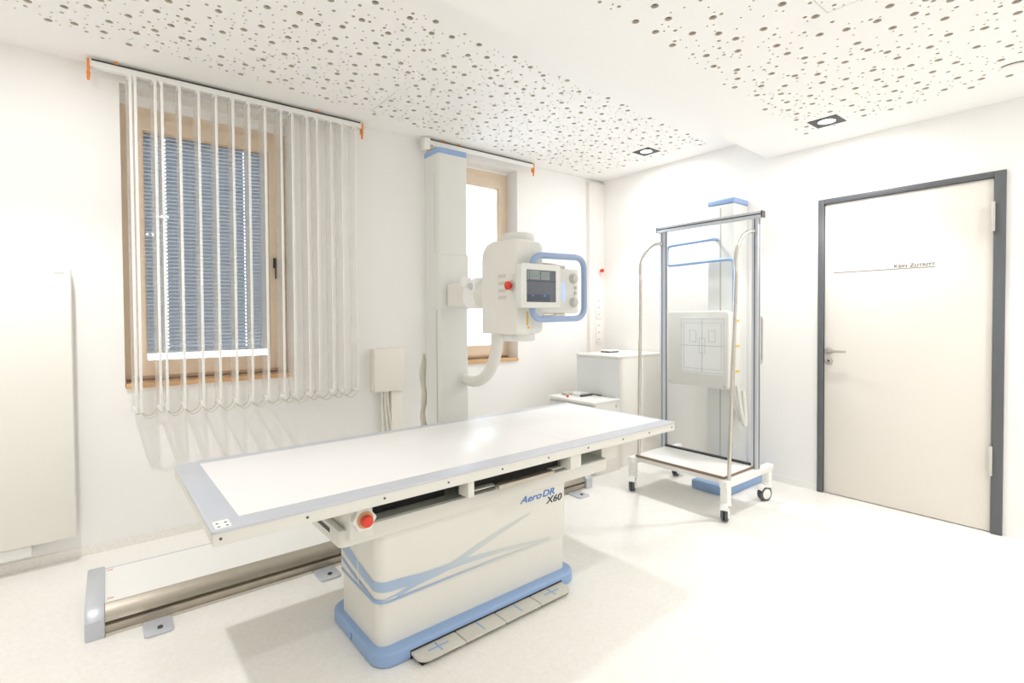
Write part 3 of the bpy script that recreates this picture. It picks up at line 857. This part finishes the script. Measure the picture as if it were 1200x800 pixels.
add_box(bm, 0.60, 0.71, -0.18, 0.13, 0.552, ZT - 0.024, bev=0.004)
part('end_bracket', bm, 'device_white', t)
# detector tray with its pull bar, between two posts
bm = bmesh.new()
add_box(bm, -0.215, 0.30, -0.345, 0.14, 0.590, 0.645, bev=0.004)
tr = part('detector_tray', bm, 'dark_gap', t, 'dark detector drawer under the top')
part('tray_lip', box(-0.215, 0.30, -0.372, -0.340, 0.588, 0.596, bev=0.002), 'device_shade', tr)
part('pull_bar', box(-0.105, 0.215, -0.412, -0.378, 0.583, 0.603, bev=0.004), 'rail_steel', tr, 'bare metal pull bar')
part('pull_plate', box(-0.10, 0.21, -0.384, -0.34, 0.592, 0.600), 'chrome', tr)
for x0, x1 in ((-0.262, -0.232), (0.312, 0.385)):
    part('tray_post', box(x0, x1, -0.415, -0.345, 0.586, ZT - 0.046, bev=0.003), 'device_white', tr)
part('gap_shade', box(-0.61, -0.262, -0.24, -0.21, 0.552, ZT - 0.022, bev=0.002), 'dark_gap', tr)  # dark bar stands for the shade in the gap under the top

# pedestal
bx0, bx1, by0, by1 = -0.588, 0.418, -0.291, 0.100
RC = 0.042
def perimeter(x0, x1, y0, y1, r, n=10):
    """outline of the pedestal from the rear left, along the left side, round the front left corner, along the front"""
    P = [(x0, y1 - r)]
    P.append((x0, y0 + r))
    for k in range(1, n + 1):
        a = PI + PI / 2 * k / n
        P.append((x0 + r + r * math.cos(a), y0 + r + r * math.sin(a)))
    P.append((x1 - r, y0))
    return P
lo = part('lower_body', prism(rrect(bx0 + 0.006, bx1 - 0.006, by0 + 0.006, by1 - 0.006, RC, 8), 0.045, 0.222), 'device_white', t)
up = part('upper_body', prism(rrect(bx0, bx1, by0, by1, RC, 8), 0.216, 0.490, bev=0.004), 'device_white', t)
# cove between body and housing
bm = bmesh.new(); rings = []
for k in range(7):
    u = k / 6; e = 0.016 * (1 - math.cos(u * PI / 2)); zz = 0.462 + 0.027 * math.sin(u * PI / 2)
    rings.append([bm.verts.new((p[0], p[1], zz)) for p in rrect(bx0 - e * 1.4, bx1 + e * 1.4, by0 - e, by1 + e * 0.6, RC, 8)])
for a, b in zip(rings[:-1], rings[1:]):
    for k in range(len(a)): bm.faces.new((a[k], a[(k + 1) % len(a)], b[(k + 1) % len(a)], b[k]))
bm.faces.new(rings[-1]); bm.faces.new(rings[0][::-1])
bmesh.ops.recalc_face_normals(bm, faces=bm.faces)
part('collar', bm, 'device_white', t, smooth=True)

def decal(name, m, ctrl, off=0.0010, depth=0.0004):
    """ribbon wrapped on the pedestal: ctrl = (s, z, width), s along the front from the left corner (negative: left side)"""
    P = [V(p) for p in perimeter(bx0 - off, bx1 + off, by0 - off, by1 + off, RC + off)]
    L = [0.0]
    for a, b in zip(P[:-1], P[1:]): L.append(L[-1] + (b - a).length)
    corner = L[1] + (PI / 4) * (RC + off)
    def at(s):
        s = min(max(s + corner, 0), L[-1])
        for i in range(len(P) - 1):
            if s <= L[i + 1] + 1e-9:
                u = (s - L[i]) / max(1e-9, L[i + 1] - L[i]); return P[i].lerp(P[i + 1], u)
    bm = bmesh.new(); ra, rb = [], []
    n = len(ctrl)
    for i in range(n - 1):
        p0 = ctrl[max(i - 1, 0)]; p1 = ctrl[i]; p2 = ctrl[i + 1]; p3 = ctrl[min(i + 2, n - 1)]
        N = 14
        for k in range(N + (1 if i == n - 2 else 0)):
            u = k / N
            q = [0.5 * (2 * p1[j] + (p2[j] - p0[j]) * u + (2 * p0[j] - 5 * p1[j] + 4 * p2[j] - p3[j]) * u * u + (3 * p1[j] - p0[j] - 3 * p2[j] + p3[j]) * u ** 3) for j in range(3)]
            x, y = at(q[0])
            ra.append(bm.verts.new((x, y, q[1] - q[2] / 2))); rb.append(bm.verts.new((x, y, q[1] + q[2] / 2)))
    for i in range(len(ra) - 1): bm.faces.new((ra[i], ra[i + 1], rb[i + 1], rb[i]))
    return part(name, bm, m, up)
# broad stripe: comes down the left side, turns at the corner, sweeps up along the front
decal('stripe', 'stripe_blue', [(-0.38, 0.366, 0.066), (-0.25, 0.327, 0.056), (-0.13, 0.303, 0.046), (-0.05, 0.290, 0.041), (0.0, 0.286, 0.040), (0.08, 0.280, 0.040), (0.19, 0.273, 0.034), (0.30, 0.274, 0.026), (0.42, 0.271, 0.022), (0.55, 0.262, 0.019), (0.72, 0.248, 0.013), (0.88, 0.235, 0.004)], 0.0010)
decal('stripe', 'stripe_blue', [(0.03, 0.236, 0.010), (0.08, 0.240, 0.014), (0.15, 0.256, 0.019), (0.28, 0.270, 0.022), (0.38, 0.294, 0.022), (0.485, 0.322, 0.021), (0.63, 0.358, 0.017), (0.75, 0.384, 0.005)], 0.0014)
decal('stripe', 'stripe_deep', [(-0.40, 0.298, 0.017), (-0.25, 0.264, 0.016), (-0.13, 0.247, 0.015), (-0.04, 0.235, 0.014), (0.0, 0.232, 0.013), (0.07, 0.235, 0.010)], 0.0018)
decal('stripe', 'stripe_deep', [(-0.40, 0.242, 0.011), (-0.27, 0.232, 0.011), (-0.13, 0.229, 0.010), (0.0, 0.227, 0.009), (0.19, 0.228, 0.009), (0.35, 0.230, 0.008), (0.62, 0.230, 0.007), (0.88, 0.228, 0.003)], 0.0021)
part('panel_joint', box(bx0 - 0.0028, bx0 + 0.001, -0.115, -0.112, 0.245, 0.45), 'bright_white', up)
# lettering on the front
yl = by0 - 0.0012
text_part('lettering', 'Aero', 'logo_blue', up, (0.108, yl, 0.440), (1, 0, 0), (0, 0, 1), 0.044, 0.0006, shear=0.35, bold=0.0005, width=0.135)
text_part('lettering', 'DR', 'logo_blue', up, (0.246, yl, 0.441), (1, 0, 0), (0, 0, 1), 0.044, 0.0008, shear=0.2, bold=0.0006, width=0.078)
text_part('lettering', 'X60', 'logo_dark', up, (0.272, yl, 0.403), (1, 0, 0), (0, 0, 1), 0.045, 0.0008, shear=0.2, bold=0.0005, width=0.106)

# blue foot and pedals
pl = part('foot_plinth', prism(rrect(-0.612, 0.442, -0.338, 0.150, 0.075, 8), 0.0, 0.055, bev=0.010, seg=3), 'blue_plastic', t, 'blue foot plinth')
part('plinth_mark', box(-0.6132, -0.611, -0.10, -0.092, 0.015, 0.04), 'logo_blue', pl)
pw = 0.197; PF, PB = -0.418, -0.330
for i in range(4):
    x0 = -0.478 + i * (pw + 0.004); x1 = x0 + pw
    r = 0.04
    poly = [(x0, PB), (x0, PF), (x1, PF), (x1, PB)]
    if i == 0: poly = [(x0, PB), (x0, PF + r)] + [(x0 + r - r * math.cos(k * PI / 10), PF + r - r * math.sin(k * PI / 10)) for k in range(1, 5)] + [(x0 + r, PF), (x1, PF), (x1, PB)]
    if i == 3: poly = [(x0, PB), (x0, PF), (x1 - r, PF)] + [(x1 - r + r * math.sin(k * PI / 10), PF + r - r * math.cos(k * PI / 10)) for k in range(1, 5)] + [(x1, PF + r), (x1, PB)]
    pd = part('pedal', prism(poly, 0.018, 0.030, bev=0.003), 'pedal_grey', t)
    part('pedal_base', box(x0 + 0.015, x1 - 0.01, -0.395, -0.335, 0.0, 0.019), 'dark_gap', pd)
    xc, yc = (x0 + x1) / 2, -0.375
    bm = bmesh.new()
    add_box(bm, xc - 0.004, xc + 0.004, yc - 0.03, yc + 0.03, 0.0296, 0.0306)
    if i in (0, 3): add_box(bm, xc - 0.045, xc + 0.045, yc - 0.004, yc + 0.004, 0.0296, 0.0308)
    part('pedal_symbol', bm, 'handle_blue', pd)
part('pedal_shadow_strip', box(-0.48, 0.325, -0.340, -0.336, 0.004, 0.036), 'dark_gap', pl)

# ------------------------------------------------------------------ cabinets in the corner
tx0, tx1, ty0, ty1, tz = 3.385, 4.075, 2.840, 3.330, 0.955
t = thing('tall_cabinet', 'taller plain white cabinet in the corner under the wall sockets', 'cabinet', (3.73, 3.08, 0))
part('body', box(tx0 + 0.018, tx1, ty0, ty1, 0.0, tz - 0.02, bev=0.002), 'cabinet_white', t)
part('top_panel', box(tx0 - 0.004, tx1, ty0 - 0.004, ty1 + 0.004, tz - 0.02, tz, bev=0.002), 'cabinet_white', t)
part('front_door', box(tx0, tx0 + 0.018, ty0 + 0.003, ty1 - 0.003, 0.06, tz - 0.023, bev=0.002), 'cabinet_front', t)
lx0, lx1, ly0, ly1, lz = 3.055, 3.375, 2.815, 3.345, 0.60
t = thing('low_cabinet', 'low white drawer cabinet standing before the taller corner cabinet', 'cabinet', (3.21, 3.08, 0))
part('body', box(lx0 + 0.018, lx1, ly0, ly1, 0.0, lz - 0.018, bev=0.002), 'cabinet_white', t)
part('top_panel', box(lx0 - 0.006, lx1, ly0 - 0.006, ly1 + 0.006, lz - 0.018, lz, bev=0.002), 'bright_white', t)
for i, (z0, z1) in enumerate(((0.43, 0.566), (0.25, 0.424), (0.07, 0.244))):
    dr = part('drawer', box(lx0, lx0 + 0.018, ly0 + 0.003, ly1 - 0.003, z0, z1, bev=0.002), 'cabinet_front', t)
    part('drawer_grip', box(lx0 - 0.008, lx0 + 0.002, ly0 + 0.02, ly1 - 0.02, z1 - 0.010, z1 - 0.002), 'device_shade', dr)
part('lock', cyl((lx1 - 0.05, ly0 + 0.002, 0.545), (lx1 - 0.05, ly0 - 0.006, 0.545), 0.012, seg=16), 'aluminium', t)

# things on the cabinets
tb = thing('router_box', 'small flat box with dark edge lying on the taller corner cabinet', 'box', (3.72, 3.215, tz))
c = (3.72, 3.215)
part('base', box(c[0] - 0.075, c[0] + 0.065, c[1] - 0.045, c[1] + 0.055, tz, tz + 0.012, bev=0.003), 'dark_plastic', tb)
part('lid', box(c[0] - 0.07, c[0] + 0.07, c[1] - 0.05, c[1] + 0.06, tz + 0.011, tz + 0.024, bev=0.004), 'bright_white', tb)
td = thing('handset', 'small grey and white device lying on the low drawer cabinet', 'handset', (3.27, 3.13, lz))
bm = bmesh.new(); add_prism(bm, [(3.02 + 0.18, lz), (3.02 + 0.18, lz + 0.018), (3.02 + 0.20, lz + 0.032), (3.30, lz + 0.028), (3.315, lz + 0.012), (3.315, lz)], 3.11, 3.21, 'y', bev=0.004)
part('case', bm, 'device_grey', td)
part('dark_side', box(3.20, 3.335, 3.085, 3.112, lz, lz + 0.016, bev=0.003), 'dark_plastic', td)
part('cable', tube(bez([(3.31, 3.10, lz + 0.010), (3.34, 3.08, lz + 0.02), (3.35, 3.04, lz + 0.004), (3.365, 3.01, lz + 0.005)], 10), 0.005, seg=8), 'dark_plastic', td)
bm = bmesh.new(); add_cyl(bm, (3.105, 3.165, lz), (3.105, 3.165, lz + 0.016), 0.014, 0.010, seg=18, bev=0.003)
o = part('red_cap', bm, 'red_plastic'); tag(o, 'tiny red orange cap on the low drawer cabinet beside the grey device', 'cap')
bm = bmesh.new(); add_box(bm, 3.155, 3.30, 3.225, 3.30, lz, lz + 0.022, bev=0.004)
o = part('beige_case', bm, 'bundle_beige'); tag(o, 'flat beige case behind the grey device on the low drawer cabinet', 'case')

# wall fittings in the corner
py = YW - 0.045
t = thing('emergency_button', 'small red emergency button on the corner pilaster above the sockets', 'button', (4.008, py, 1.76))
part('base_ring', cyl((4.008, py + 0.002, 1.765), (4.008, py - 0.010, 1.765), 0.022, seg=20, bev=0.002), 'bright_white', t)
bm = bmesh.new(); add_cyl(bm, (4.008, py - 0.008, 1.765), (4.008, py - 0.03, 1.765), 0.011, 0.014, seg=18); add_cyl(bm, (4.008, py - 0.028, 1.765), (4.008, py - 0.045, 1.765), 0.020, seg=20, bev=0.004)
part('button', bm, 'red_plastic', t, 'red mushroom button')
for zc, n, lab in ((1.385, 3, 'upper white wall socket strip on the corner pilaster under the red button'), (1.13, 3, 'lower white wall socket strip on the corner pilaster above the cabinet')):
    t = thing('wall_socket', lab, 'wall socket', (3.985, py, zc - 0.1), 'socket strips on the corner pilaster')
    part('frame', box(3.945, 4.025, py - 0.009, py, zc - 0.115, zc + 0.115, bev=0.003), 'bright_white', t)
    for i in range(n):
        z = zc + (i - 1) * 0.072
        s = part('outlet', cyl((3.985, py - 0.007, z), (3.985, py - 0.011, z), 0.024, seg=20), 'bright_white', t)
        bm = bmesh.new()
        for dx in (-0.009, 0.009): add_cyl(bm, (3.985 + dx, py - 0.010, z), (3.985 + dx, py - 0.0116, z), 0.005, seg=10)
        part('contact', bm, 'dark_plastic', s)

# duct box between the windows
t = thing('duct_box', 'plain white wall box with hanging cables between window and column', 'wall box', (1.64, YW - 0.04, 0.74))
part('box_cover', box(1.530, 1.770, YW - 0.085, YW, 0.745, 1.065, bev=0.004), 'duct_white', t)
for k, (x, dx) in enumerate(((1.60, 0.02), (1.625, 0.045), (1.645, 0.07))):
    part('cable', tube(bez([(x, YW - 0.045, 0.76), (x - 0.01, YW - 0.05, 0.55), (x + dx, YW - 0.05, 0.35), (x + dx, YW - 0.03, 0.06)], 14), 0.009, seg=8), 'hose_grey', t)
o = part('side_cover', box(1.672, 1.76, YW - 0.06, YW, 0.05, 0.745, bev=0.003), 'duct_white', t)

# ------------------------------------------------------------------ wall stand with detector
t = thing('wall_stand', 'white wall detector stand with blue top and foot behind the glass screen', 'x-ray wall stand', (3.9, 2.18, 0))
wx0, wy0, wy1 = 3.855, 2.075, 2.298
col = part('column', box(wx0, XR - 0.01, wy0, wy1, 0.05, 2.180, bev=0.012, seg=3), 'device_grey', t)
part('cap', box(wx0 - 0.003, XR - 0.009, wy0 - 0.003, wy1 + 0.003, 2.180, 2.222, bev=0.010, seg=3), 'blue_plastic', col, 'blue top cap')
part('front_groove', box(wx0 - 0.001, wx0 + 0.002, 2.18, 2.192, 0.10, 2.15), 'device_shade', col)
bm = bmesh.new(); add_prism(bm, rrect(3.43, XR - 0.02, 1.900, 2.195, 0.05, 6), 0.0, 0.058, bev=0.010)
part('foot_plate', bm, 'blue_plastic', t, 'blue foot plate')
dp = part('detector_panel', prism(rrect(2.032, 2.572, 0.728, 1.334, 0.03, 5), 3.70, 3.755, 'x', bev=0.010), 'device_white', t)
part('detector_case', box(3.75, 3.86, 2.02, 2.55, 0.745, 1.32, bev=0.015, seg=3), 'device_white', t)
part('front_sheet', prism(rrect(2.062, 2.445, 0.835, 1.285, 0.006, 3), 3.6985, 3.7005, 'x'), 'bright_white', dp)
def line(bm, a, b, w=0.0022, x=3.698):
    a, b = V(a), V(b); d = (b - a).normalized() * w / 2; n = V((-d.y, d.x))
    q = [a - n - d, b - n + d, b + n + d, a + n - d]
    add_prism(bm, [tuple(p) for p in q], x - 0.0004, x + 0.0008, 'x')
bm = bmesh.new()
def rect(y0, y1, z0, z1, w=0.0022):
    for a, b in (((y0, z0), (y1, z0)), ((y1, z0), (y1, z1)), ((y1, z1), (y0, z1)), ((y0, z1), (y0, z0))): line(bm, a, b, w)
rect(2.066, 2.441, 0.846, 1.268); rect(2.090, 2.415, 0.875, 1.235, 0.0016)
line(bm, (2.253, 0.846), (2.253, 1.27), 0.003); line(bm, (2.066, 1.058), (2.441, 1.058), 0.003)
rect(2.228, 2.278, 0.998, 1.118); rect(2.140, 2.195, 1.090, 1.180); rect(2.305, 2.36, 1.085, 1.180)
for k in range(14):
    yy = 2.09 + 0.025 * k
    line(bm, (yy, 0.862), (yy, 0.868), 0.0015); line(bm, (yy, 1.243), (yy, 1.249), 0.0015)
    zz = 0.88 + 0.027 * k
    line(bm, (2.076, zz), (2.084, zz), 0.0015); line(bm, (2.422, zz), (2.43, zz), 0.0015)
part('printed_lines', bm, 'print_grey', dp)
for z in (1.255, 1.06, 0.865):
    part('side_label', box(3.78, 3.835, 2.018, 2.022, z - 0.008, z + 0.008), 'yellow_label', dp)
for y in (2.055, 2.55):
    part('corner_knob', cyl((3.702, y, 0.752), (3.688, y, 0.752), 0.010, seg=14), 'button_grey', dp)
hp = round_path([(3.86, 2.215, 1.905), (3.80, 2.215, 1.905), (3.80, 2.645, 1.893), (3.80, 2.645, 1.725), (3.80, 2.045, 1.735), (3.80, 2.045, 1.30)], 0.045, 6)
part('grip_bar', tube(hp, 0.013, seg=12), 'blue_plastic', t, 'bent blue grip bar')
part('cable', tube(bez([(3.83, 2.03, 0.75), (3.84, 1.99, 0.40), (3.87, 1.96, 0.30), (3.92, 2.03, 0.70)], 20), 0.016, seg=10), 'hose_grey', t)
part('cable', tube(bez([(3.83, 2.10, 0.74), (3.83, 2.02, 0.50), (3.86, 1.99, 0.35), (3.88, 2.07, 0.62)], 20), 0.012, seg=10), 'hose_grey', t)

# ------------------------------------------------------------------ mobile glass screen trolley
t = thing('glass_screen_trolley', 'wheeled glass screen with bent handrails and low standing platform', 'trolley', (3.35, 2.07, 0))
gx = 3.462
YA, YB = 1.705, 2.442                       # right and left post
zt = 1.985
for y in (YA, YB):
    po = part('post', box(gx - 0.022, gx + 0.022, y - 0.022, y + 0.022, 0.225, zt - 0.03, bev=0.002), 'aluminium', t)
    bm = bmesh.new(); add_box(bm, gx - 0.0228, gx - 0.02, y - 0.003, y + 0.003, 0.24, zt - 0.035); add_box(bm, gx - 0.005, gx + 0.005, y - 0.0228, y - 0.02, 0.24, zt - 0.035)
    part('groove', bm, 'dark_plastic', po)
tb = part('top_bar', box(gx - 0.022, gx + 0.022, YA - 0.045, YB + 0.05, zt - 0.03, zt + 0.012, bev=0.002), 'aluminium', t)
part('groove', box(gx - 0.0228, gx - 0.02, YA - 0.04, YB + 0.045, zt - 0.012, zt - 0.004), 'dark_plastic', tb)
for y in (YA - 0.045, YB + 0.05):
    part('end_plug', box(gx - 0.023, gx + 0.023, y - 0.004, y + 0.004, zt - 0.031, zt + 0.013), 'dark_plastic', tb)
part('bottom_bar', box(gx - 0.015, gx + 0.015, YA + 0.02, YB - 0.02, 0.262, 0.278, bev=0.002), 'dark_plastic', t)
part('glass_pane', box(gx - 0.004, gx + 0.004, YA + 0.018, YB - 0.018, 0.278, zt - 0.03), 'lead_glass', t, smooth=False)
pf = part('platform', box(3.075, gx - 0.02, YA + 0.012, YB - 0.03, 0.250, 0.268, bev=0.002), 'bright_white', t)
bm = bmesh.new()
add_box(bm, 3.071, 3.0755, YA + 0.010, YB - 0.028, 0.248, 0.2655); add_box(bm, 3.071, gx - 0.02, YA + 0.008, YA + 0.0125, 0.248, 0.2655)
part('dark_edge', bm, 'wood_dark', pf, 'dark brown edge band')
part('frame_tube', box(3.12, 3.16, YA, YB, 0.20, 0.248, bev=0.004), 'bright_white', t)
for y in (YA - 0.005, YB - 0.01):
    bm = bmesh.new()
    add_box(bm, 3.03, 3.665, y - 0.026, y + 0.026, 0.205, 0.250, bev=0.006)
    sb = part('side_beam', bm, 'bright_white', t)
for (x, y, a) in ((3.065, YA + 0.035, 0.35), (3.065, YB + 0.0, 0.5), (3.615, YA + 0.01, -0.3), (3.625, YB + 0.045, 0.3)):
    yy = YA - 0.005 if y < 2.1 else YB - 0.01
    bm = bmesh.new()
    add_box(bm, x - 0.026, x + 0.026, yy - 0.026, yy + 0.026, 0.115, 0.21, bev=0.008)
    add_cyl(bm, (x, yy, 0.13), (x, yy, 0.095), 0.028, 0.036, seg=20, bev=0.004)
    cs = part('caster', bm, 'bright_white', t)
    M = Matrix.Translation((x, yy, 0)) @ Matrix.Rotation(a, 4, 'Z')
    w = bmesh.new()
    arc = [(-0.022 + 0.062 * math.cos(b), 0.05 + 0.062 * math.sin(b)) for b in [math.radians(30 + 12 * k) for k in range(11)]]
    arc += [(-0.022 + 0.053 * math.cos(b), 0.05 + 0.053 * math.sin(b)) for b in [math.radians(150 - 12 * k) for k in range(11)]]
    add_prism(w, arc, -0.024, 0.024, 'y', bev=0.002)
    add_box(w, -0.03, 0.028, -0.016, 0.016, 0.104, 0.122, bev=0.004)
    bmesh.ops.transform(w, matrix=M, verts=w.verts)
    part('hood', w, 'bright_white', cs)
    for s in (-1, 1):
        w = bmesh.new(); add_cyl(w, (-0.022, s * 0.003, 0.05), (-0.022, s * 0.021, 0.05), 0.050, seg=32, bev=0.006)
        bmesh.ops.transform(w, matrix=M, verts=w.verts)
        wh = part('wheel', w, 'rubber', cs)
        w = bmesh.new(); add_cyl(w, (-0.022, s * 0.0195, 0.05), (-0.022, s * 0.0235, 0.05), 0.035, seg=24, bev=0.002)
        bmesh.ops.transform(w, matrix=M, verts=w.verts)
        part('hub', w, 'bright_white', wh)
for y0, y1, yp in ((1.690, 1.640, YA), (2.392, 2.370, YB)):
    rp = [(3.085, y0, 0.245), (3.080, (y0 + y1) / 2, 0.9)]
    for k in range(15):                     # a long even bend at the top
        a = PI / 2 * k / 14
        rp.append((gx - 0.018 - (gx - 0.018 - 3.075) * math.cos(a), y1 + (yp - y1) * k / 14, 1.56 + 0.302 * math.sin(a)))
    part('handrail', tube(rp, 0.0125, seg=12), 'chrome', t)
pp = round_path([(gx + 0.018, YA - 0.004, 1.285), (gx + 0.075, YA - 0.004, 1.285), (gx + 0.075, YA - 0.004, 0.965), (gx + 0.018, YA - 0.004, 0.965)], 0.03, 5)
part('push_handle', tube(pp, 0.0075, seg=10), 'chrome', t)

# ------------------------------------------------------------------ world, camera, view
w = bpy.data.worlds.new('sky'); scn.world = w; w.use_nodes = True
bg = w.node_tree.nodes['Background']
bg.inputs[0].default_value = (0.80, 0.90, 1.0, 1); bg.inputs[1].default_value = 3.6

F, CY = 599.87, 382.38
yaw, pit, rol = 0.668249, -0.0197764, -0.00613431
f = V((math.sin(yaw) * math.cos(pit), math.cos(yaw) * math.cos(pit), math.sin(pit)))
r = V((math.cos(yaw), -math.sin(yaw), 0)); u = r.cross(f)
c, s = math.cos(rol), math.sin(rol)
r2 = c * r + s * u; u2 = -s * r + c * u
cam = bpy.data.cameras.new('camera'); co = bpy.data.objects.new('camera', cam); COL.objects.link(co)
co.matrix_world = Matrix(((r2.x, u2.x, -f.x, 0), (r2.y, u2.y, -f.y, 0), (r2.z, u2.z, -f.z, 1.30), (0, 0, 0, 1)))
cam.sensor_width = 36; cam.lens = 36 * F / 1200
cam.shift_y = -(400 - CY) / 1200
cam.clip_start = 0.02
scn.camera = co

scn.view_settings.view_transform = 'Standard'
scn.view_settings.look = 'None'
scn.view_settings.gamma = 1
scn.view_settings.use_curve_mapping = False
scn.view_settings.exposure = 0.46
scn.cycles.max_bounces = 14
scn.cycles.diffuse_bounces = 8
scn.cycles.transparent_max_bounces = 24
scn.cycles.sample_clamp_indirect = 6
